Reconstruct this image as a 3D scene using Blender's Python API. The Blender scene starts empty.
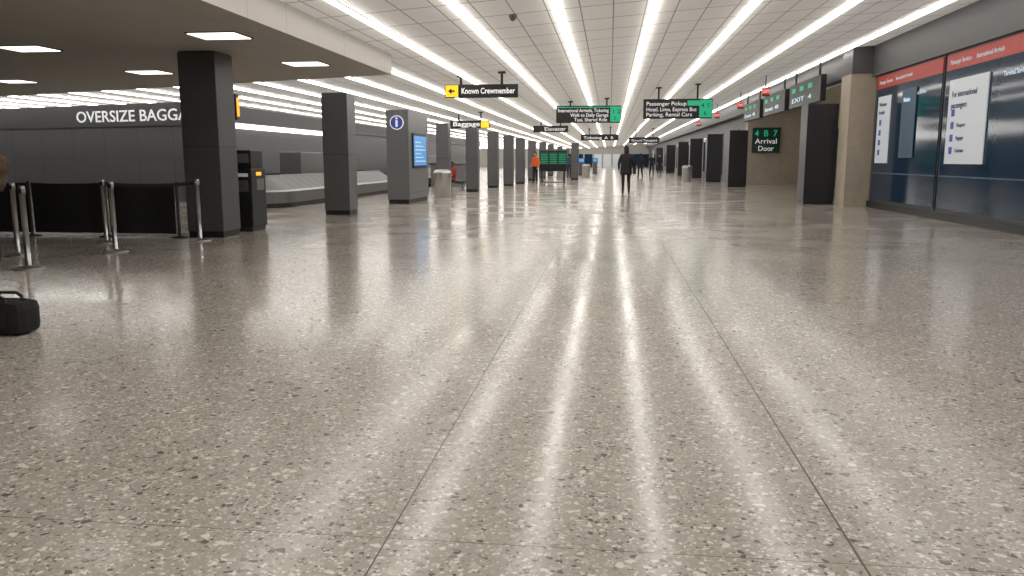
import bpy, bmesh, math, random
from mathutils import Vector, Matrix, Euler
random.seed(4)
S=bpy.context.scene
COL=S.collection
# ------------------------------------------------------------------ materials
def newmat(name):
    m=bpy.data.materials.new(name); m.use_nodes=True
    nt=m.node_tree; b=nt.nodes['Principled BSDF']
    return m,nt,b
def mat(name,c,rough=.5,metal=0,emit=None,es=0,noise=.08,nscale=8,spec=.5,bump=0,coat=0,light=False):
    m,nt,b=newmat(name)
    tc=nt.nodes.new('ShaderNodeTexCoord'); n=nt.nodes.new('ShaderNodeTexNoise')
    n.inputs['Scale'].default_value=nscale; n.inputs['Detail'].default_value=4
    nt.links.new(tc.outputs['Object'],n.inputs['Vector'])
    mx=nt.nodes.new('ShaderNodeMix'); mx.data_type='RGBA'
    mx.inputs[6].default_value=(*[max(0,v*(1-noise)) for v in c],1)
    mx.inputs[7].default_value=(*[min(1,v*(1+noise)) for v in c],1)
    nt.links.new(n.outputs['Fac'],mx.inputs[0]); nt.links.new(mx.outputs[2],b.inputs['Base Color'])
    b.inputs['Roughness'].default_value=rough; b.inputs['Metallic'].default_value=metal
    b.inputs['Specular IOR Level'].default_value=spec
    b.inputs['Coat Weight'].default_value=coat
    if emit: 
        b.inputs['Emission Color'].default_value=(*emit,1); b.inputs['Emission Strength'].default_value=es
        if not light: m.cycles.emission_sampling='NONE'
    if bump:
        bp=nt.nodes.new('ShaderNodeBump'); bp.inputs['Strength'].default_value=bump; bp.inputs['Distance'].default_value=.01
        nt.links.new(n.outputs['Fac'],bp.inputs['Height']); nt.links.new(bp.outputs[0],b.inputs['Normal'])
    return m
def floor_mat():
    m,nt,b=newmat('terrazzo'); L=nt.links; N=nt.nodes
    tc=N.new('ShaderNodeTexCoord')
    def vor(scale,feat='F1'):
        v=N.new('ShaderNodeTexVoronoi'); v.feature=feat; v.inputs['Scale'].default_value=scale
        L.new(tc.outputs['Object'],v.inputs['Vector']); return v
    def ramp(src,els,interp='CONSTANT'):
        r=N.new('ShaderNodeValToRGB'); r.color_ramp.interpolation=interp
        while len(r.color_ramp.elements)<len(els): r.color_ramp.elements.new(.5)
        for e,(p,c) in zip(r.color_ramp.elements,els): e.position=p; e.color=(*c,1)
        L.new(src,r.inputs[0]); return r
    def math_(op,a,bv=None,c=None):
        n=N.new('ShaderNodeMath'); n.operation=op
        for i,x in enumerate((a,bv,c)):
            if x is None: continue
            if isinstance(x,(int,float)): n.inputs[i].default_value=x
            else: L.new(x,n.inputs[i])
        return n.outputs[0]
    def mix(f,a,bb):
        n=N.new('ShaderNodeMix'); n.data_type='RGBA'
        for i,x in ((0,f),(6,a),(7,bb)):
            if isinstance(x,tuple): n.inputs[i].default_value=(*x,1)
            elif isinstance(x,(int,float)): n.inputs[i].default_value=x
            else: L.new(x,n.inputs[i])
        return n.outputs[2]
    base=(.43,.39,.34)
    chips=[(0,(.41,.37,.325)),(.32,(.56,.52,.465)),(.52,(.78,.745,.69)),(.70,(.29,.25,.22)),(.80,(.46,.385,.31)),(.92,(.12,.105,.10))]
    def layer(under,scale,keep,edge):
        v=vor(scale); e=vor(scale,'DISTANCE_TO_EDGE')
        s=N.new('ShaderNodeSeparateColor'); L.new(v.outputs['Color'],s.inputs[0])
        r=ramp(s.outputs[0],chips)
        k=math_('LESS_THAN',s.outputs[1],keep); k2=math_('GREATER_THAN',e.outputs['Distance'],edge)
        return mix(math_('MULTIPLY',k,k2),under,r.outputs[0])
    c=layer(base,85,.7,.08)
    c=layer(c,47,.38,.1)
    c=layer(c,29,.18,.13)
    big=N.new('ShaderNodeTexNoise'); big.inputs['Scale'].default_value=.35; L.new(tc.outputs['Object'],big.inputs['Vector'])
    c=mix(math_('MULTIPLY',big.outputs['Fac'],.15),c,(.30,.265,.225))
    sx=N.new('ShaderNodeSeparateXYZ'); L.new(tc.outputs['Object'],sx.inputs[0])
    def line(coord,pos,period,w):
        d=math_('ABSOLUTE',math_('SUBTRACT',math_('FLOORED_MODULO',math_('ADD',math_('SUBTRACT',coord,pos),period/2),period),period/2))
        return math_('LESS_THAN',d,w)
    l1=line(sx.outputs[0],.81,6.1,.004); l2=line(sx.outputs[0],-.717,6.1,.003); l3=line(sx.outputs[1],2.48,6.1,.002)
    l=math_('MAXIMUM',math_('MAXIMUM',l1,l2),l3)
    c=mix(l,c,(.12,.10,.08))
    L.new(c,b.inputs['Base Color'])
    n2=N.new('ShaderNodeTexNoise'); n2.inputs['Scale'].default_value=.8; n2.inputs['Detail'].default_value=5
    L.new(tc.outputs['Object'],n2.inputs['Vector'])
    rr=N.new('ShaderNodeMapRange'); rr.inputs[1].default_value=.3; rr.inputs[2].default_value=.7; rr.inputs[3].default_value=.11; rr.inputs[4].default_value=.22
    L.new(n2.outputs['Fac'],rr.inputs[0]); L.new(rr.outputs[0],b.inputs['Roughness'])
    b.inputs['Specular IOR Level'].default_value=.5
    n3=N.new('ShaderNodeTexNoise'); n3.inputs['Scale'].default_value=2.2; n3.inputs['Detail'].default_value=2
    L.new(tc.outputs['Object'],n3.inputs['Vector'])
    bp=N.new('ShaderNodeBump'); bp.inputs['Strength'].default_value=.35; bp.inputs['Distance'].default_value=.006
    L.new(n3.outputs['Fac'],bp.inputs['Height']); L.new(bp.outputs[0],b.inputs['Normal'])
    return m
def grid_mat(name,c,dark,px,py,wx,wy,rough=.6,ax=(0,1),ox=0,oy=0,spec=.4,glow=0):
    m,nt,b=newmat(name); L=nt.links; N=nt.nodes
    tc=N.new('ShaderNodeTexCoord'); sx=N.new('ShaderNodeSeparateXYZ'); L.new(tc.outputs['Object'],sx.inputs[0])
    def M(op,a,v):
        n=N.new('ShaderNodeMath'); n.operation=op; L.new(a,n.inputs[0])
        if isinstance(v,(int,float)): n.inputs[1].default_value=v
        else: L.new(v,n.inputs[1])
        return n.outputs[0]
    a=M('LESS_THAN',M('FLOORED_MODULO',M('ADD',sx.outputs[ax[0]],ox),px),wx)
    bb=M('LESS_THAN',M('FLOORED_MODULO',M('ADD',sx.outputs[ax[1]],oy),py),wy)
    l=M('MAXIMUM',a,bb)
    no=N.new('ShaderNodeTexNoise'); no.inputs['Scale'].default_value=1.3; L.new(tc.outputs['Object'],no.inputs['Vector'])
    m0=N.new('ShaderNodeMix'); m0.data_type='RGBA'; m0.inputs[6].default_value=(*[v*.92 for v in c],1); m0.inputs[7].default_value=(*c,1); L.new(no.outputs['Fac'],m0.inputs[0])
    mx=N.new('ShaderNodeMix'); mx.data_type='RGBA'; L.new(l,mx.inputs[0]); L.new(m0.outputs[2],mx.inputs[6]); mx.inputs[7].default_value=(*dark,1)
    L.new(mx.outputs[2],b.inputs['Base Color']); b.inputs['Roughness'].default_value=rough; b.inputs['Specular IOR Level'].default_value=spec
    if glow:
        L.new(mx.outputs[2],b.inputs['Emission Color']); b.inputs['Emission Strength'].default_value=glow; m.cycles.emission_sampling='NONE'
    return m
FLOOR=floor_mat()
CEIL=grid_mat('ceiling_panel_fill_glow',(.80,.78,.75),(.30,.29,.28),.525,1.22,.022,.04,glow=.17)  # plain panels; weak emission added as fill light, no lamps behind them
SOFF=grid_mat('soffit_tile',(.48,.455,.41),(.34,.32,.29),1.22,1.22,.02,.02)
TUBE=mat('tube_light',(1,1,1),emit=(1,.965,.91),es=9.5,light=True)
COVE=mat('cove_light',(1,1,1),emit=(1,.96,.9),es=3)
PANELLIGHT=mat('troffer_light',(1,1,1),emit=(1,.95,.86),es=2.2,light=True)
GREY=mat('charcoal_laminate',(.075,.075,.08),.42,noise=.05)
GREY1=mat('grey_laminate',(.12,.12,.125),.42,noise=.05)
GREY2=mat('mid_grey_laminate',(.15,.152,.16),.4,noise=.05)
DARK=mat('dark_panel',(.022,.022,.025),.4)
BLACK=mat('black_plastic',(.012,.012,.013),.45)
FABRIC=mat('black_fabric',(.012,.012,.014),.85,bump=.3,nscale=60)
STEEL=mat('brushed_steel',(.5,.5,.49),.3,1,noise=.1,nscale=20)
STEEL2=mat('dull_steel',(.2,.2,.2),.4,.6,noise=.1,nscale=12)
LGREY=grid_mat('grey_wall_panel',(.12,.122,.128),(.06,.06,.065),1.5,1.3,.015,.012,.5,ax=(1,2))
LGREYX=grid_mat('grey_wall_panel_front',(.12,.122,.128),(.06,.06,.065),1.5,1.3,.015,.012,.5,ax=(0,2))
ENDW=mat('light_end_wall',(.4,.39,.37),.5)
BULK=mat('bulkhead_grey',(.06,.062,.066),.5)
BEIGE=mat('beige_concrete',(.44,.38,.30),.7,noise=.18,nscale=5,bump=.2)
FASC=mat('fascia_grey',(.085,.085,.087),.5)
GLASS=mat('dark_blue_glass',(.012,.036,.072),.08,spec=.3)
RED=mat('red_header',(.36,.05,.04),.5,emit=(.5,.06,.04),es=.15)
POSTER=mat('white_poster',(.58,.62,.66),.5,emit=(.8,.87,.95),es=.13,noise=.02)
BPOSTER=mat('blue_poster',(.05,.1,.16),.5,noise=.1)
WHITE=mat('white_letters',(.8,.8,.8),.5,emit=(1,1,1),es=.4,noise=.01)
GREEN=mat('sign_green',(.02,.3,.16),.5,emit=(.02,.6,.3),es=.4)
DGREEN=mat('dark_sign_green',(.012,.05,.035),.5)
YEL=mat('sign_yellow',(.9,.6,.02),.5,emit=(1,.65,.03),es=.6)
ORG=mat('screen_orange',(.9,.35,.02),.5,emit=(1,.4,.03),es=1.2)
BLUE=mat('screen_blue',(.05,.2,.5),.3,emit=(.12,.4,.85),es=.5)
CYAN=mat('screen_text',(.6,.8,.9),.3,emit=(.6,.85,1),es=.45)
EXITRED=mat('exit_red',(.45,.03,.02),.5,emit=(1,.05,.03),es=.35)
NAVY=mat('sticker_navy',(.03,.05,.2),.5,emit=(.05,.08,.5),es=.3)
INK=mat('print_ink',(.10,.14,.2),.6)
FRAME=mat('dark_metal_frame',(.05,.05,.055),.35,.5)
SKIN=mat('skin',(.42,.24,.17),.55); SKIN2=mat('skin_deep',(.2,.1,.06),.55)
HAIR=mat('dark_hair',(.02,.014,.01),.7,bump=.5,nscale=60); HAIRB=mat('brown_curly_hair',(.09,.055,.035),.8,bump=.9,nscale=45,noise=.4)
COAT=mat('black_coat',(.014,.014,.017),.8); TROU=mat('dark_trousers',(.02,.021,.027),.8); SHOE=mat('shoe',(.012,.012,.012),.5)
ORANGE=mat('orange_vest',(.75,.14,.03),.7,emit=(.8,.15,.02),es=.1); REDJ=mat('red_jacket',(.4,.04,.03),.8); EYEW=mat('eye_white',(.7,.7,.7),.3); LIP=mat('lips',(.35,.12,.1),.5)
BLUEJ=mat('blue_jacket',(.04,.07,.14),.8)
SEATM=mat('seat_vinyl',(.03,.03,.035),.5)

# ------------------------------------------------------------------ mesh builder
class M:
    def __init__(s,name): s.name=name; s.bm=bmesh.new(); s.mats=[]
    def mi(s,m):
        if m not in s.mats: s.mats.append(m)
        return s.mats.index(m)
    def face(s,pts,m):
        f=s.bm.faces.new([s.bm.verts.new(p) for p in pts]); f.material_index=s.mi(m); return f
    def box(s,x0,x1,y0,y1,z0,z1,m,bev=0,T=None):
        r=bmesh.ops.create_cube(s.bm,size=1)
        vs=r['verts']
        for v in vs: v.co=Vector(((x0+x1)/2+v.co.x*(x1-x0),(y0+y1)/2+v.co.y*(y1-y0),(z0+z1)/2+v.co.z*(z1-z0)))
        k=s.mi(m); fs=set(f for v in vs for f in v.link_faces)
        for f in fs: f.material_index=k
        if bev:
            es=list(set(e for v in vs for e in v.link_edges))
            rb=bmesh.ops.bevel(s.bm,geom=es,offset=bev,segments=2,affect='EDGES',profile=.6)
            for f in rb['faces']: f.material_index=k
            vs=list(set(v for f in rb['faces'] for v in f.verts)|set(v for v in vs if v.is_valid))
        if T is not None: 
            for v in vs: v.co=T@v.co
        return vs
    def lathe(s,cx,cy,prof,m,n=24,sx=1,sy=1,cap=True,smooth=True,T=None):
        k=s.mi(m); rings=[]
        for r,z in prof:
            ring=[]
            for i in range(n):
                a=2*math.pi*i/n; p=Vector((cx+r*sx*math.cos(a),cy+r*sy*math.sin(a),z))
                if T is not None: p=T@p
                ring.append(s.bm.verts.new(p))
            rings.append(ring)
        for a,b in zip(rings,rings[1:]):
            for i in range(n):
                f=s.bm.faces.new((a[i],a[(i+1)%n],b[(i+1)%n],b[i])); f.material_index=k; f.smooth=smooth
        if cap:
            for r_ in (rings[0][::-1],rings[-1]):
                f=s.bm.faces.new(r_); f.material_index=k
    def prism(s,pts,z0,z1,m,side=None):
        k=s.mi(m); ks=s.mi(side or m); n=len(pts)
        a=[s.bm.verts.new((p[0],p[1],z0)) for p in pts]; b=[s.bm.verts.new((p[0],p[1],z1)) for p in pts]
        f=s.bm.faces.new(a[::-1]); f.material_index=k; f=s.bm.faces.new(b); f.material_index=k
        for i in range(n):
            f=s.bm.faces.new((a[i],a[(i+1)%n],b[(i+1)%n],b[i])); f.material_index=ks
    def loops(s,rings,m,smooth=False,mats=None):
        vr=[[s.bm.verts.new(p) for p in r] for r in rings]; n=len(vr[0])
        for j,(a,b) in enumerate(zip(vr,vr[1:])):
            k=s.mi(mats[j] if mats else m)
            for i in range(n):
                f=s.bm.faces.new((a[i],a[(i+1)%n],b[(i+1)%n],b[i])); f.material_index=k; f.smooth=smooth
        return vr
    def addmesh(s,me,m,fn=None,T=None):
        tmp=[s.bm.verts.new(T@v.co if T is not None else v.co) for v in me.vertices]
        for p in me.polygons:
            try: f=s.bm.faces.new([tmp[i] for i in p.vertices])
            except ValueError: continue
            f.smooth=True; f.material_index=s.mi(fn(f.calc_center_median()) if fn else m)
    def done(s,parent=None,loc=None,rotz=0,recalc=True):
        if recalc: bmesh.ops.recalc_face_normals(s.bm,faces=s.bm.faces)
        me=bpy.data.meshes.new(s.name); s.bm.to_mesh(me); s.bm.free()
        for m in s.mats: me.materials.append(m)
        o=bpy.data.objects.new(s.name,me); COL.objects.link(o)
        if loc: o.location=loc
        o.rotation_euler[2]=rotz
        if parent: o.parent=parent
        return o
def text(s,size,loc,m,parent,rot=(90,0,0),align='LEFT',name='lettering',bold=0.0,width=None,depth=.004):
    c=bpy.data.curves.new(name,'FONT'); c.body=s; c.size=size; c.align_x=align; c.extrude=depth; c.offset=bold; c.resolution_u=3
    t=bpy.data.objects.new(name+'_tmp',c); COL.objects.link(t)
    bpy.context.view_layer.update()
    me=bpy.data.meshes.new_from_object(t.evaluated_get(bpy.context.evaluated_depsgraph_get()))
    bpy.data.objects.remove(t)
    if width:
        xs=[v.co.x for v in me.vertices]; k=width/(max(xs)-min(xs))
        for v in me.vertices: v.co.x*=k
    me.materials.clear(); me.materials.append(m)
    o=bpy.data.objects.new(name,me); COL.objects.link(o)
    o.rotation_euler=[math.radians(a) for a in rot]; o.location=loc
    if parent: 
        o.parent=parent; o.matrix_parent_inverse=Matrix.Translation(parent.location).inverted()
    return o

# ------------------------------------------------------------------ room shell
XR=6.95; YE=150; YB=-4; XL=-32; ZL=3.35
m=M('floor'); m.box(XL,10,YB,YE,-.1,0,FLOOR); m.done()
def cz(x): return ZL+.0767*(max(x,-4.4)+4.4)
m=M('ceiling')
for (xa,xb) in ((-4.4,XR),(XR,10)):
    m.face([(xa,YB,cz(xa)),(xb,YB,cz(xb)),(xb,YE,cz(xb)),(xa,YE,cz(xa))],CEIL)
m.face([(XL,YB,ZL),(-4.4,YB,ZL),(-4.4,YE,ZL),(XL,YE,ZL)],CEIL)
m.box(XL,10,YB,YE,4.5,4.6,SOFF)
m.done()
m=M('ceiling_soffit'); m.prism([(-4.4,YB),(-4.4,16.4),(-16.6,20.8),(XL,26.3),(XL,YB)],2.95,ZL-.005,SOFF); m.done()
m=M('linear_ceiling_lights')
def tube(x,y0,y1,w=.034):
    z=cz(x)
    y=y0
    m.box(x-w*.6,x+w*.6,y0,y1,z-.035,z-.002,STEEL2)
    while y<y1-.5:
        e=min(y+12,y1)
        q=[(x-w,z-.035),(x-w*.7,z-.07),(x+w*.7,z-.07),(x+w,z-.035)]
        for (a0,b0) in zip(q,q[1:]):
            m.face([(a0[0],y,a0[1]),(a0[0],e-.03,a0[1]),(b0[0],e-.03,b0[1]),(b0[0],y,b0[1])],TUBE)
        y=e
for x in [6.1,4.2,2.37,.68,-.87,-2.33,-3.75]: tube(x,YB+.2,YE-.5)
x=-5.15
while x>-31:
    tube(x,16.8+(-4.4-x)*.36,YE-.5); x-=1.42
m.done(recalc=False)
m=M('wall_end'); m.box(XL,10,YE,YE+.2,0,4.6,ENDW)
for i in range(9): m.box(-8+i*1.7,-6.6+i*1.7,YE-.06,YE,0,2.3,POSTER if i in(3,4,5) else GLASS)
m.done()
m=M('wall_back'); m.box(XL,10,YB-.2,YB,0,4.6,GREY2); m.done()
m=M('wall_left'); m.box(XL-.2,XL,YB,YE,0,4.6,LGREY); m.done()
YP=22.95
m=M('wall_right')
m.box(XR,XR+.3,YB,YP,0,4.6,FASC)
m.box(XR-.12,XR,YB,YP,3.42,4.5,FASC)
m.done()
m=M('wall_pier'); m.box(6.3,10,YP,YP+.9,0,3.5,BEIGE); m.box(6.3,10,YP-.04,YP+.9,3.5,4.5,FASC); m.done()
m=M('trim_fascia'); m.box(6.45,6.75,YP+.9,YE,3.5,4.5,FASC); m.done()
m=M('wall_recess'); m.box(9.65,9.9,YP+.9,42.5,0,4.5,BEIGE); m.done()
m=M('wall_pier'); m.box(6.85,9.9,42.5,43.2,0,4.5,BEIGE); m.done()
m=M('wall_right_far'); m.box(6.95,7.2,43.2,YE,0,4.5,LGREY); m.done()
m=M('baseboard_right'); m.box(XR-.06,XR,YB,YP,0,.17,BLACK); m.done()
wi=0
for y1 in (22.75,18.3,13.85,9.4,4.95):
    y0=y1-4.36; wi+=1
    m=M('window_%d'%wi)
    m.box(XR-.03,XR,y0,y1,.17,3.42,FRAME)
    m.box(XR-.045,XR-.03,y0+.06,y1-.06,.24,3.06,GLASS)
    m.box(XR-.05,XR-.03,y0+.06,y1-.06,3.06,3.38,RED)
    w=m.done()
    X=XR-.055
    text('Passenger Services      International Arrivals',.13,(X,y1-.25,3.17),POSTER,w,rot=(90,0,-90),name='header_text')
    text('Terminal Services',.12,(X+.008,y1-2.6,2.72),CYAN,w,rot=(90,0,-90),name='glass_text',depth=.001)
    p=M('glass_band'); p.box(XR-.049,XR-.045,y0+.06,y1-.06,.9,.93,BPOSTER); p.done(parent=w)
def poster(y0,y1,z0,z1,txts,bg=POSTER,ink=INK,icons=True):
    p=M('wall_poster'); p.box(XR-.075,XR-.055,y0,y1,z0,z1,bg); o=p.done()
    for i,(s,z,sz,off) in enumerate(txts):
        text(s,sz,(XR-.08,y1-off,z),ink,o,rot=(90,0,-90),name='print_%d'%i)
    if icons:
        q=M('icons')
        for k in range(4): q.box(XR-.082,XR-.075,y1-.34,y1-.2,z0+.2+k*.25,z0+.34+k*.25,NAVY)
        q.done(parent=o)
poster(16.2,17.95,1.17,2.85,[('For international',2.5,.17,.15),('passengers',2.28,.17,.15),('Passport',1.9,.11,.5),('Baggage',1.65,.11,.5),('Customs',1.4,.11,.5)])
poster(21.5,22.45,1.17,2.85,[('Welcome',2.6,.14,.12),('Arrivals',2.4,.14,.12)])
poster(19.8,20.7,1.3,2.9,[('Notice',2.6,.15,.12)],bg=BPOSTER,ink=CYAN,icons=False)
for i,y in enumerate((25.5,29.5,33.5,37.5)):
    m=M('door_%d'%(i+1))
    m.box(9.52,9.63,y,y+3,0,2.6,FRAME); m.box(9.5,9.52,y+.1,y+1.45,.1,2.5,GLASS); m.box(9.5,9.52,y+1.55,y+2.9,.1,2.5,GLASS)
    m.box(9.44,9.5,y+1.3,y+1.34,.9,1.3,STEEL); m.box(9.44,9.5,y+1.66,y+1.7,.9,1.3,STEEL)
    m.done()
for i in range(16):
    y=46+i*6.2
    m=M('window_%d'%(wi+1+i)); m.box(6.9,6.95,y,y+4,.3,2.9,FRAME)
    m.box(6.88,6.9,y+.1,y+1.95,.4,2.8,GLASS if i%2 else POSTER); m.box(6.88,6.9,y+2.05,y+3.9,.4,2.8,GLASS); m.done()

def column(name,x,y,sx,sy,h,m_=GREY1):
    m=M(name)
    m.box(x,x+sx,y,y+sy,.1,h,m_,bev=.012)
    m.box(x+.015,x+sx-.015,y+.015,y+sy-.015,0,.1,BLACK)
    m.box(x+.02,x+sx-.02,y+.02,y+sy-.02,h,h+.012,BLACK)
    m.box(x-.003,x+sx+.003,y-.003,y+sy+.003,h*.5-.004,h*.5+.004,BLACK)
    return m.done()
column('column',-6.83,12.5,.62,.62,2.935,GREY)
column('column',-6.51,18.1,.6,.6,2.74)
for (x,y,h) in ((-6.6,30.8,2.62),(-5.65,31.9,2.5),(-5.5,36.6,2.5),(-5.15,39.5,2.42),(-4.95,42.9,2.38),(-2.45,52,2.3),(-5.0,50,2.4),(-5,58,2.5),(-5,66,2.5),(-5,78,2.5),(-5,92,2.5)):
    column('column',x,y,.48,.48,h)
for (y,h) in ((24.1,2.8),(39.2,2.6),(48,2.7),(58,2.7),(68,2.7),(82,2.7),(100,2.7)):
    column('pylon',5.5,y,.84,.8,h,DARK)

a=math.atan(.31)
m=M('wall_partition_front')
Lw=20.9
m.box(-Lw,0,0,.2,0,3.0,LGREYX); m.box(-Lw,0,-.05,0,2.3,3.0,BULK)
wf=m.done(loc=(-12,23.6,0),rotz=-a)
o=text('OVERSIZE BAGGAGE',.5,(-5.65,-.056,2.46),WHITE,None,name='wall_lettering',bold=.004,width=5.6); o.parent=wf
m=M('wall_partition_side')
m.box(-12.2,-12,23.6,75,0,2.9,LGREY); m.box(-12,-11.93,23.6,75,2.45,2.95,BULK)
m.box(-12,-11.95,24.3,37,2.26,2.42,COVE)
m.done()

for (x,y) in ((-8.9,11.9),(-5.37,11.0),(-5.4,14.3),(-8.95,15.3),(-12.9,16.7),(-5.37,7.6),(-8.9,8.5),(-12.6,13.0),(-5.4,4.2)):
    m=M('ceiling_troffer_light'); m.box(x-.36,x+.36,y-.3,y+.3,2.937,2.95,FRAME); m.box(x-.33,x+.33,y-.27,y+.27,2.928,2.937,PANELLIGHT); m.done()
for (x,y) in ((-.1,9.3),(1.3,9.1),(.15,11.0),(2.0,9.9),(-1.6,13.5),(3.4,13)):
    z=cz(x)+.01; m=M('ceiling_dome_camera'); m.lathe(x,y,[(.07,z),(.07,z-.04),(.055,z-.05),(.05,z-.08),(.02,z-.11)],STEEL2,16); m.done()

def hsign(name,x0,x1,y,z0,z1,face=BLACK):
    m=M(name)
    m.box(x0,x1,y,y+.14,z0,z1,face,bev=.01)
    for t in (.22,.78):
        x=x0+(x1-x0)*t
        m.box(x-.03,x+.03,y+.04,y+.1,z1-.005,cz(x)+.01,BLACK); m.box(x-.09,x+.09,y-.02,y+.16,cz(x)-.05,cz(x)+.01,FRAME)
    o=m.done(); return o
def patch(o,x0,x1,y,z0,z1,m_):
    p=M('sign_patch'); p.box(x0,x1,y-.012,y,z0,z1,m_); p.done(parent=o)
def arrow(o,x,y,z,s,m_):
    p=M('arrow'); 
    p.bm.faces.new([p.bm.verts.new(q) for q in ((x-s,y,z),(x,y,z+s*.8),(x,y,z-s*.8))]).material_index=p.mi(m_)
    p.box(x,x+s*.9,y-.001,y+.001,z-s*.22,z+s*.22,m_); p.done(parent=o)
o=hsign('hanging_sign',-4.25,-2.36,21,2.83,3.16)
patch(o,-4.23,-3.9,21,2.85,3.14,YEL); arrow(o,-4.07,20.98,2.995,.09,BLACK)
text('Known Crewmember',.2,(-3.82,20.99,2.93),WHITE,o,bold=.004,width=1.38)
o=hsign('hanging_sign',-2.17,.4,33,2.71,3.38)
patch(o,-.02,.38,33,2.75,3.34,GREEN); patch(o,-2.15,-.02,33,3.3,3.33,GREEN)
text('International Arrivals, Ticketing',.19,(-2.1,32.99,3.13),WHITE,o,width=2.0); text('Walk to Daily Garage',.19,(-1.6,32.99,2.95),WHITE,o,width=1.5); text('Taxi, Shared Ride',.19,(-1.45,32.99,2.77),WHITE,o,width=1.3)
text('1 2',.2,(.03,32.98,3.08),BLACK,o,width=.28)
text('3',.2,(.1,32.98,2.82),BLACK,o)
o=hsign('hanging_sign',1.15,3.58,30,2.71,3.4)
patch(o,3.12,3.56,30,2.75,3.36,GREEN); patch(o,2.7,3.12,30,3.16,3.34,GREEN)
text('Passenger Pickup',.19,(1.25,29.99,3.17),WHITE,o,width=1.4); text('Hotel, Limo, Express Bus',.19,(1.25,29.99,2.97),WHITE,o,width=1.75); text('Parking, Rental Cars',.19,(1.25,29.99,2.79),WHITE,o,width=1.6)
text('4 5',.2,(3.17,29.98,3.1),BLACK,o,width=.3)
text('6',.2,(3.27,29.98,2.83),BLACK,o)
o=hsign('hanging_sign',-7.07,-5.3,36,2.63,2.97)
text('Baggage',.28,(-6.95,35.99,2.73),WHITE,o,bold=.004,width=1.2); patch(o,-5.68,-5.33,36,2.66,2.94,YEL)
o=hsign('hanging_sign',-4.2,-2.3,45,2.75,3.1); text('Elevator',.28,(-3.6,44.99,2.83),WHITE,o,width=1.15)
o=hsign('hanging_sign',-2.2,.6,62,2.7,3.15); text('Ticketing  A  B',.28,(-2.0,61.99,2.8),WHITE,o,width=2.2)
o=hsign('hanging_sign',1.6,4.2,72,2.7,3.2); text('Ground Transport',.28,(1.8,71.99,2.83),WHITE,o,width=2.2)
for k,(y0,y1,s) in enumerate(((24.9,29.0,'EXIT  4'),(29.8,33.8,'Street  4B'),(34.6,38.6,'Doors  4B'))):
    m=M('overhead_sign_board'); m.box(6.0,6.16,y0,y1,2.95,3.7,BLACK,bev=.01)
    for y in (y0+.5,y1-.5): m.box(6.05,6.11,y-.03,y+.03,3.69,cz(6.08)+.01,BLACK)
    for j in range(3): m.box(5.985,6.0,y1-.9-j*1.1,y1-.4-j*1.1,3.42,3.56,GREEN)
    o=m.done()
    text(s,.2,(5.985,y1-.4,3.1),CYAN,o,rot=(90,0,-90),width=2.6)
for (x,y) in ((5.2,29),(5.45,36),(5.5,44),(5.6,54)):
    m=M('exit_sign'); z=3.45; m.box(x-.13,x+.13,y,y+.06,z-.05,z+.22,EXITRED,bev=.008); m.box(x-.015,x+.015,y+.015,y+.045,z+.21,cz(x)+.01,FRAME); m.box(x-.13,x+.13,y-.003,y,z-.06,z-.0,FRAME); o=m.done()
    text('EXIT',.15,(x-.11,y-.005,z+.05),WHITE,o,width=.22)
m=M('arrival_door_sign'); m.box(7.07,8.42,42.4,42.5,1.62,2.85,DGREEN,bev=.01); o=m.done()
text('4  B  7',.42,(7.17,42.39,2.42),GREEN,o,width=1.1,bold=.006); text('Arrival',.36,(7.2,42.39,2.06),WHITE,o,width=1.05); text('Door',.36,(7.35,42.39,1.7),WHITE,o,width=.75)

m=M('information_pylon')
m.box(-6.35,-5.7,22.9,25.4,.12,2.66,GREY2,bev=.012); m.box(-6.32,-5.73,22.93,25.37,0,.12,BLACK)
m.box(-5.7,-5.66,23.3,25.0,1.02,2.02,BLACK); m.box(-5.66,-5.65,23.37,24.93,1.09,1.95,BLUE)
for k in range(6): m.box(-5.65,-5.645,23.5,24.8-(k%3)*.3,1.2+k*.11,1.23+k*.11,CYAN)
m.box(-5.702,-5.695,22.95,25.35,.3,.31,BLACK)
T=Matrix.Translation((-6.03,22.885,2.3))@Matrix.Rotation(math.radians(90),4,'X')
m.lathe(0,0,[(.2,-.01),(.2,.012)],WHITE,32,T=T); m.lathe(0,0,[(.175,.012),(.175,.02)],NAVY,32,T=T)
m.box(-6.06,-6.0,22.86,22.868,2.18,2.36,WHITE); m.box(-6.06,-6.0,22.86,22.868,2.39,2.44,WHITE)
m.done()
def bin_(x,y):
    m=M('trash_can'); m.lathe(x,y,[(.27,0),(.29,.03),(.3,.75),(.31,.78),(.31,.84),(.26,.9),(.16,.93),(.15,.9)],STEEL,28); m.lathe(x,y,[(.15,.86),(.15,.905)],BLACK,24); m.done()
bin_(-5.66,27.4); bin_(-3.2,55); bin_(-1.8,63); bin_(4.6,50)
def kiosk(x,y):
    m=M('check_in_kiosk'); m.box(x-.3,x+.3,y-.25,y+.25,0,.06,FRAME); m.box(x-.22,x+.22,y-.15,y+.2,.06,1.05,GREY1,bev=.02)
    T=Matrix.Translation((x,y,1.2))@Matrix.Rotation(math.radians(-20),4,'X')
    m.box(-.26,.26,-.05,.05,-.2,.22,BLACK,bev=.02,T=T); m.box(-.21,.21,-.06,-.05,-.14,.16,BLUE,T=T); m.done()
for (x,y) in ((-3.6,60),(-2.7,60),(-3.4,70),(-2.4,70),(-1.4,78)): kiosk(x,y)

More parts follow.
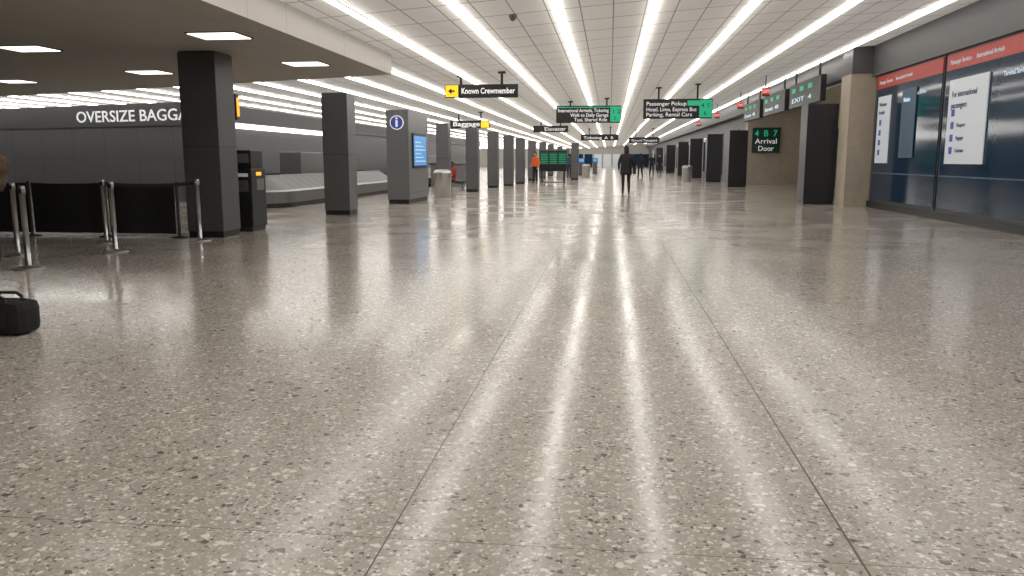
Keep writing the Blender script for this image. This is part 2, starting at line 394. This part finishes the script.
m=M('ticket_machine')
x0,x1,y0,y1=-6.75,-6.2,13.6,14.2
m.box(x0,x1,y0,y1,.08,1.1,BLACK,bev=.02); m.box(x0+.04,x1-.04,y0+.1,y1,1.09,1.42,BLACK,bev=.02)
m.box(x0+.03,x1-.03,y0+.03,y1-.03,0,.08,FRAME)
m.box(x0+.12,x1-.08,y0+.085,y0+.1,1.2,1.36,GREY2)
m.box(x1,x1+.006,y0+.2,y1-.1,.72,.92,STEEL2); m.box(x1,x1+.007,y0+.2,y1-.2,.98,1.04,ORG)
m.box(x0+.3,x1-.06,y0-.006,y0,.96,1.02,POSTER); m.box(x0+.3,x1-.06,y0-.006,y0,.7,.9,STEEL2)
m.done()
m=M('hanging_claim_display'); m.box(-8.95,-8.15,17.3,17.45,2.12,2.68,BLACK,bev=.01); m.box(-8.9,-8.2,17.28,17.3,2.16,2.42,ORG); m.box(-8.9,-8.2,17.28,17.3,2.45,2.63,YEL)
m.box(-8.57,-8.53,17.35,17.39,2.67,2.96,FRAME); m.box(-8.15,-8.14,17.32,17.43,2.2,2.6,ORG); m.done()

def carousel(name,xc,yc,hw,hl):
    def ring(off,z,n=20):
        r=hw-off; L=hl-hw; pts=[]
        for i in range(n+1):
            t=math.pi*i/n; pts.append((xc+r*math.cos(t),yc+L+r*math.sin(t),z))
        for i in range(n+1):
            t=math.pi+math.pi*i/n; pts.append((xc+r*math.cos(t),yc-L+r*math.sin(t),z))
        return pts
    m=M(name)
    rs=[ring(.03,0),ring(.03,.12),ring(0,.12),ring(0,.42),ring(.06,.46),ring(.14,.46),ring(.16,.43),ring(.72,.78),ring(.76,.84),ring(.85,.84),ring(.85,.6)]
    vr=m.loops(rs,STEEL2,mats=[BLACK,BLACK,STEEL2,STEEL,STEEL,BLACK,STEEL2,STEEL2,STEEL2,BLACK])
    f=m.bm.faces.new(vr[-1]); f.material_index=m.mi(BLACK)
    y=yc-(hl-hw)+.5
    while y<yc+(hl-hw):
        for s in (-1,1):
            xa=xc+s*(hw-.18); xb=xc+s*(hw-.7)
            m.face([(xa,y,.455),(xa,y+.03,.455),(xb,y+.03,.78),(xb,y,.78)],BLACK)
        y+=.6
    m.box(xc-.35,xc+.35,yc-hl*.3,yc+hl*.3,.6,1.5,STEEL2,bev=.03)
    m.done()
carousel('baggage_carousel',-9.9,26.6,1.45,6.8)
carousel('baggage_carousel',-9.9,43.5,1.45,6.3)

def stanchion(x,y,h=.98,parent=None):
    m=M('stanchion'); m.lathe(x,y,[(.17,0),(.17,.012),(.15,.022),(.05,.035),(.033,.05),(.031,h-.1),(.036,h-.1),(.036,h-.02),(.03,h)],STEEL,28)
    m.box(x-.02,x+.02,y-.045,y+.045,h-.09,h-.035,BLACK); return m
for (x,y) in ((-6.68,8.6),(-7.72,9.77),(-6.72,10.35)): stanchion(x,y,.96).done()
m=stanchion(-7.6,11.5,.96); m2=stanchion(-6.36,12.0,.96)
tmp=bpy.data.meshes.new('t'); m2.bm.to_mesh(tmp)
m.addmesh(tmp,STEEL); m2.bm.free()
m.name='stanchion_with_belt'
n=8
for i in range(n):
    def bp(t,zz): return (-7.6+1.24*t,11.5+.5*t,.96-zz-.03*math.sin(math.pi*t))
    m.face([bp(i/n,.09),bp((i+1)/n,.09),bp((i+1)/n,.04),bp(i/n,.04)],FABRIC)
m.done()
m=M('fabric_barrier')
xs=[-10.9,-9.55,-8.2,-6.95]
for i in range(3):
    a0,b0=xs[i]+.04,xs[i+1]-.04; nseg=10; top=[];bot=[]
    for j in range(nseg+1):
        t=j/nseg; x=a0+(b0-a0)*t; yy=12.45+.02*math.sin(t*9+i)
        top.append((x,yy,.88-.015*math.sin(math.pi*t))); bot.append((x,yy+.01,.06))
    for j in range(nseg): m.face([bot[j],bot[j+1],top[j+1],top[j]],FABRIC)
for x in xs: m.lathe(x,12.45,[(.15,0),(.15,.015),(.03,.03),(.025,.05),(.025,.9),(.01,.91)],BLACK,18)
m.done()
m=M('flight_information_board')
m.box(-3.95,-2.4,46,46.25,.62,1.78,BLACK,bev=.02)
for i in range(3): m.box(-3.9+i*.51,-3.43+i*.51,45.985,46,1.0,1.7,DGREEN); 
for i in range(3):
    for k in range(6): m.box(-3.87+i*.51,-3.47+i*.51,45.98,45.985,1.06+k*.1,1.09+k*.1,GREEN)
m.box(-3.85,-3.75,46.05,46.2,0,.63,FRAME); m.box(-2.6,-2.5,46.05,46.2,0,.63,FRAME); m.box(-3.9,-2.45,45.95,46.3,0,.04,FRAME); m.done()
m=M('service_counter'); m.box(-8.2,-7.2,37,40.5,0,1.05,GREY2,bev=.02); m.box(-8.3,-7.1,36.9,40.6,1.05,1.1,DARK,bev=.01); m.done()

m=M('travel_bag')
xb0,xb1=-4.62,-4.16
m.box(xb0,xb1,5.2,5.46,.0,.25,FABRIC,bev=.07)
m.box(xb0+.03,xb1-.03,5.335,5.345,.245,.257,BLACK)
m.box(xb0+.1,xb1-.1,5.19,5.21,.05,.17,FABRIC,bev=.008)
pts=[(xb0+.12,.2),(xb0+.13,.26),(xb0+.17,.285),(xb0+.29,.285),(xb0+.33,.26),(xb0+.34,.2)]
for yy in (5.25,5.42):
    for (a0,b0) in zip(pts,pts[1:]):
        d=Vector((b0[0]-a0[0],0,b0[1]-a0[1])); T=Matrix.Translation((a0[0],yy,a0[1]))@d.to_track_quat('Z','Y').to_matrix().to_4x4()
        m.lathe(0,0,[(.012,0),(.012,d.length)],BLACK,8,T=T)
m.done()

# ------------------------------------------------------------------ people
def skin(verts,edges,radii,root=0,sub=2):
    me=bpy.data.meshes.new('sk'); me.from_pydata(verts,edges,[]); o=bpy.data.objects.new('sk',me); COL.objects.link(o)
    md=o.modifiers.new('s','SKIN'); md.use_smooth_shade=True
    for i,d in enumerate(me.skin_vertices[0].data):
        r=radii[i]; d.radius=r if isinstance(r,tuple) else (r,r); d.use_root=(i==root)
    s=o.modifiers.new('u','SUBSURF'); s.levels=sub; s.render_levels=sub
    bpy.context.view_layer.update()
    r=bpy.data.meshes.new_from_object(o.evaluated_get(bpy.context.evaluated_depsgraph_get())); bpy.data.objects.remove(o)
    return r
def person(name,loc,rotz,H=1.72,pose='walk',top=COAT,leg=TROU,hair=HAIR,sk=SKIN,coat=None,hairstyle='short',bag=False):
    if pose=='walk':
        J=dict(pel=(0,0,.95),sp=(0,0,1.12),ch=(0,.01,1.30),nk=(0,.0,1.45),hb=(0,.015,1.53),
          sl=(-.18,0,1.39),el=(-.265,-.07,1.12),wl=(-.26,.06,.90), sr=(.18,0,1.39),er=(.265,-.02,1.12),wr=(.27,.1,.89),
          hl=(-.09,0,.90),kl=(-.10,.13,.50),al=(-.10,.14,.09),tl=(-.12,.28,.035), hr=(.09,0,.90),kr=(.10,.0,.49),ar=(.11,-.22,.13),tr=(.12,-.1,.035))
    elif pose=='stand':
        J=dict(pel=(0,0,.95),sp=(0,0,1.12),ch=(0,.01,1.30),nk=(0,.0,1.45),hb=(0,.015,1.53),
          sl=(-.17,0,1.39),el=(-.24,-.03,1.12),wl=(-.23,.1,.90), sr=(.17,0,1.39),er=(.24,-.03,1.12),wr=(.2,.16,.98),
          hl=(-.09,0,.90),kl=(-.1,.02,.50),al=(-.11,-.01,.09),tl=(-.13,.14,.035), hr=(.09,0,.90),kr=(.1,.02,.50),ar=(.11,-.01,.09),tr=(.14,.14,.035))
    else:
        J=dict(pel=(0,0,.54),sp=(0,.0,.70),ch=(0,.04,.88),nk=(0,.03,1.02),hb=(0,.05,1.09),
          sl=(-.165,.03,.96),el=(-.2,.10,.70),wl=(-.12,.30,.62), sr=(.165,.03,.96),er=(.2,.10,.70),wr=(.12,.30,.62),
          hl=(-.09,.03,.52),kl=(-.1,.46,.50),al=(-.1,.48,.09),tl=(-.11,.62,.035), hr=(.09,.03,.52),kr=(.1,.46,.50),ar=(.1,.48,.09),tr=(.11,.62,.035))
    names=list(J); V=[J[k] for k in names]; ix={k:i for i,k in enumerate(names)}
    E=[('pel','sp'),('sp','ch'),('ch','nk'),('nk','hb'),('ch','sl'),('sl','el'),('el','wl'),('ch','sr'),('sr','er'),('er','wr'),('pel','hl'),('hl','kl'),('kl','al'),('al','tl'),('pel','hr'),('hr','kr'),('kr','ar'),('ar','tr')]
    Rd=dict(pel=(.15,.11),sp=(.135,.1),ch=(.16,.11),nk=.055,hb=.05,sl=.07,sr=.07,el=.055,er=.055,wl=.035,wr=.035,hl=.095,hr=.095,kl=.065,kr=.065,al=.047,ar=.047,tl=.038,tr=.038)
    k=H/1.72; T=Matrix.Scale(k,4)
    body=skin(V,[(ix[a],ix[b]) for a,b in E],[Rd[n] for n in names],0)
    zb=J['pel'][2]; nz=J['nk'][2]
    m=M(name)
    def fn(c):
        c=c/k
        if c.z>nz+.03 and abs(c.x)<.09: return sk
        if c.z<.085: return SHOE
        if pose=='sit':
            return leg if (c.z<zb+.02 and c.y>.02 and not (abs(c.x)>.15)) or c.z<.45 else top
        if c.z<zb-.02 and not abs(c.x)>.185: return leg
        return top
    zmin=min(v.co.z for v in body.vertices)
    TT=Matrix.Translation((0,0,-zmin*k))@T
    m.addmesh(body,top,fn,T=TT)
    for s,w,e in ((-1,'wl','el'),(1,'wr','er')):
        W=Vector(J[w]); d=(W-Vector(J[e])).normalized(); side=Vector((0,1,0)) if abs(d.y)<.7 else Vector((-s,0,0))
        side=(side-d*side.dot(d)).normalized(); nrm=Vector((-s,0,-.2)); nrm=(nrm-d*nrm.dot(d)-side*nrm.dot(side)).normalized()
        m.addmesh(skin([W-d*.02,W+d*.035,W+d*.075],[(0,1),(1,2)],[.024,(.036,.018),(.036,.015)],0,2),sk,T=TT)
        for j,(o,l) in enumerate(((.030,.065),(.010,.075),(-.010,.07),(-.029,.055))):
            b=W+d*.07+side*o; fv=[b-d*.02,b+d*l*.45,b+d*l*.75+nrm*.012,b+d*l*.95+nrm*.03]
            m.addmesh(skin(fv,[(0,1),(1,2),(2,3)],[.009,.0088,.0082,.0075],0,1),sk,T=TT)
        b=W+d*.02+side*.03; fv=[b-side*.012,b+side*.022+d*.02,b+side*.03+d*.045+nrm*.01]
        m.addmesh(skin(fv,[(0,1),(1,2)],[.011,.0105,.009],0,1),sk,T=TT)
    hc=Vector(J['hb'])+Vector((0,.02,.085))
    b2=bmesh.new(); bmesh.ops.create_uvsphere(b2,u_segments=24,v_segments=18,radius=1)
    for v in b2.verts:
        x,y,z=v.co
        t=max(0,-z); x*=1-.32*t; y*=1-.12*t
        if y>0 and abs(x)<.22 and -.35<z<.12: y+=.22*(1-abs(x)/.22)*(1-abs(z+.18)/.32 if abs(z+.18)<.32 else 0)
        if y>0 and abs(abs(x)-.38)<.2 and .0<z<.25: y-=.06
        v.co=(hc.x+x*.077,hc.y+y*.096,hc.z+z*.117)
    me=bpy.data.meshes.new('h'); b2.to_mesh(me); b2.free(); m.addmesh(me,sk,T=TT)
    def blob(c,r,mt,seg=12,f=None):
        b=bmesh.new(); bmesh.ops.create_uvsphere(b,u_segments=seg,v_segments=seg,radius=1)
        for v in b.verts:
            p=Vector((v.co.x*r[0],v.co.y*r[1],v.co.z*r[2]))
            if f: p=f(v.co,p)
            v.co=Vector(c)+p
        q=bpy.data.meshes.new('b'); b.to_mesh(q); b.free(); m.addmesh(q,mt,T=TT)
    for s in (-1,1):
        blob(hc+Vector((s*.03,.082,.012)),(.013,.008,.008),EYEW,8); blob(hc+Vector((s*.03,.089,.012)),(.006,.004,.006),BLACK,8)
        blob(hc+Vector((s*.076,-.005,-.01)),(.01,.02,.03),sk,10)
    blob(hc+Vector((0,.084,-.062)),(.024,.01,.008),LIP,10)
    def hf(u,p):
        if u.y>.25 and u.z<.45: p.y*=.45; 
        return p
    if hairstyle=='afro':
        def af(u,p):
            n=1+.07*math.sin(u.x*17+u.z*9)*math.sin(u.y*15+u.z*13)+random.uniform(-.05,.05)
            if u.y>.3 and u.z<.35: p.y*=.35
            return p*n
        blob(hc+Vector((0,-.12,.03)),(.17,.20,.145),hair,40,af)
        blob(hc+Vector((0,-.15,-.06)),(.14,.15,.11),hair,28,af)
    else:
        blob(hc+Vector((0,-.014,.018)),(.09,.105,.118),hair,20,hf)
        if hairstyle=='long': blob(hc+Vector((0,-.06,-.08)),(.09,.06,.15),hair,16)
    if coat:
        z1=J['nk'][2]; prof=[(z1+.02,.075,.07),(z1-.03,.15,.09),(z1-.09,.215,.125),(z1-.2,.21,.14),(z1-.38,.185,.135),(.95,.2,.15),(.8,.21,.16),(coat,.215,.17)]
        rings=[[TT@Vector((a*math.cos(t)*(1+.03*math.sin(5*t)*(z<.9)),b*math.sin(t),z)) for t in [2*math.pi*i/28 for i in range(28)]] for z,a,b in prof]
        vr=m.loops(rings,top,smooth=True); m.bm.faces.new(vr[-1]).material_index=m.mi(top); m.bm.faces.new(vr[0]).material_index=m.mi(top)
    if bag:
        m.box(.24*k,.36*k,-.12*k,.12*k,.72*k,.98*k,BLACK,bev=.02)
        m.box(.21*k,.23*k,-.02,.02,.95*k,1.42*k,BLACK)
    return m.done(loc=loc,rotz=rotz)
person('walking_traveler',(.6,30.6,0),0,1.76,'walk',coat=.7,hairstyle='long',bag=True)
person('walking_traveler',(2.1,57.5,0),.2,1.7,'walk',coat=.7)
person('walking_traveler',(3.3,66,0),3.3,1.72,'walk')
person('standing_traveler',(-2.9,59.0,0),.2,1.7,'stand',top=BLUEJ)
person('standing_traveler',(4.4,74,0),2.9,1.75,'stand')
person('airport_worker',(-3.95,43.6,0),2.6,1.68,'stand',top=ORANGE)
person('seated_traveler',(-6.5,33.6,0),2.6,1.6,'sit',top=REDJ,sk=SKIN2)
person('seated_traveler',(-4.49,5.3,0),math.pi/2,1.74,'sit',hair=HAIRB,hairstyle='afro')
def bench(cx,cy,rz,z,hl=.75):
    m=M('waiting_stool' if hl<.5 else 'waiting_bench')
    m.box(-hl,hl,-.17,.2,z-.06,z,SEATM,bev=.02); m.box(-hl+.05,hl-.05,-.03,.03,z-.12,z-.06,STEEL)
    for x in (-hl*.7,hl*.7):
        m.box(x-.02,x+.02,-.025,.025,0,z-.1,STEEL); m.box(x-.02,x+.02,-.17,.2,0,.03,STEEL)
    m.done(loc=(cx,cy,0),rotz=rz)
bench(-4.82,5.3,math.pi/2,.425,.23); bench(-6.5,33.62,2.6,.39)

w=bpy.data.worlds.new('world'); S.world=w; w.use_nodes=True
w.node_tree.nodes['Background'].inputs[0].default_value=(1,.97,.93,1); w.node_tree.nodes['Background'].inputs[1].default_value=.05
cam=bpy.data.cameras.new('camera'); cam.sensor_width=36; cam.lens=810/1024*36; cam.clip_end=400
co=bpy.data.objects.new('camera',cam); COL.objects.link(co); co.location=(0,0,1.25)
co.rotation_euler=(math.radians(90-8.98),0,math.radians(6.815)); S.camera=co
S.view_settings.view_transform='Standard'
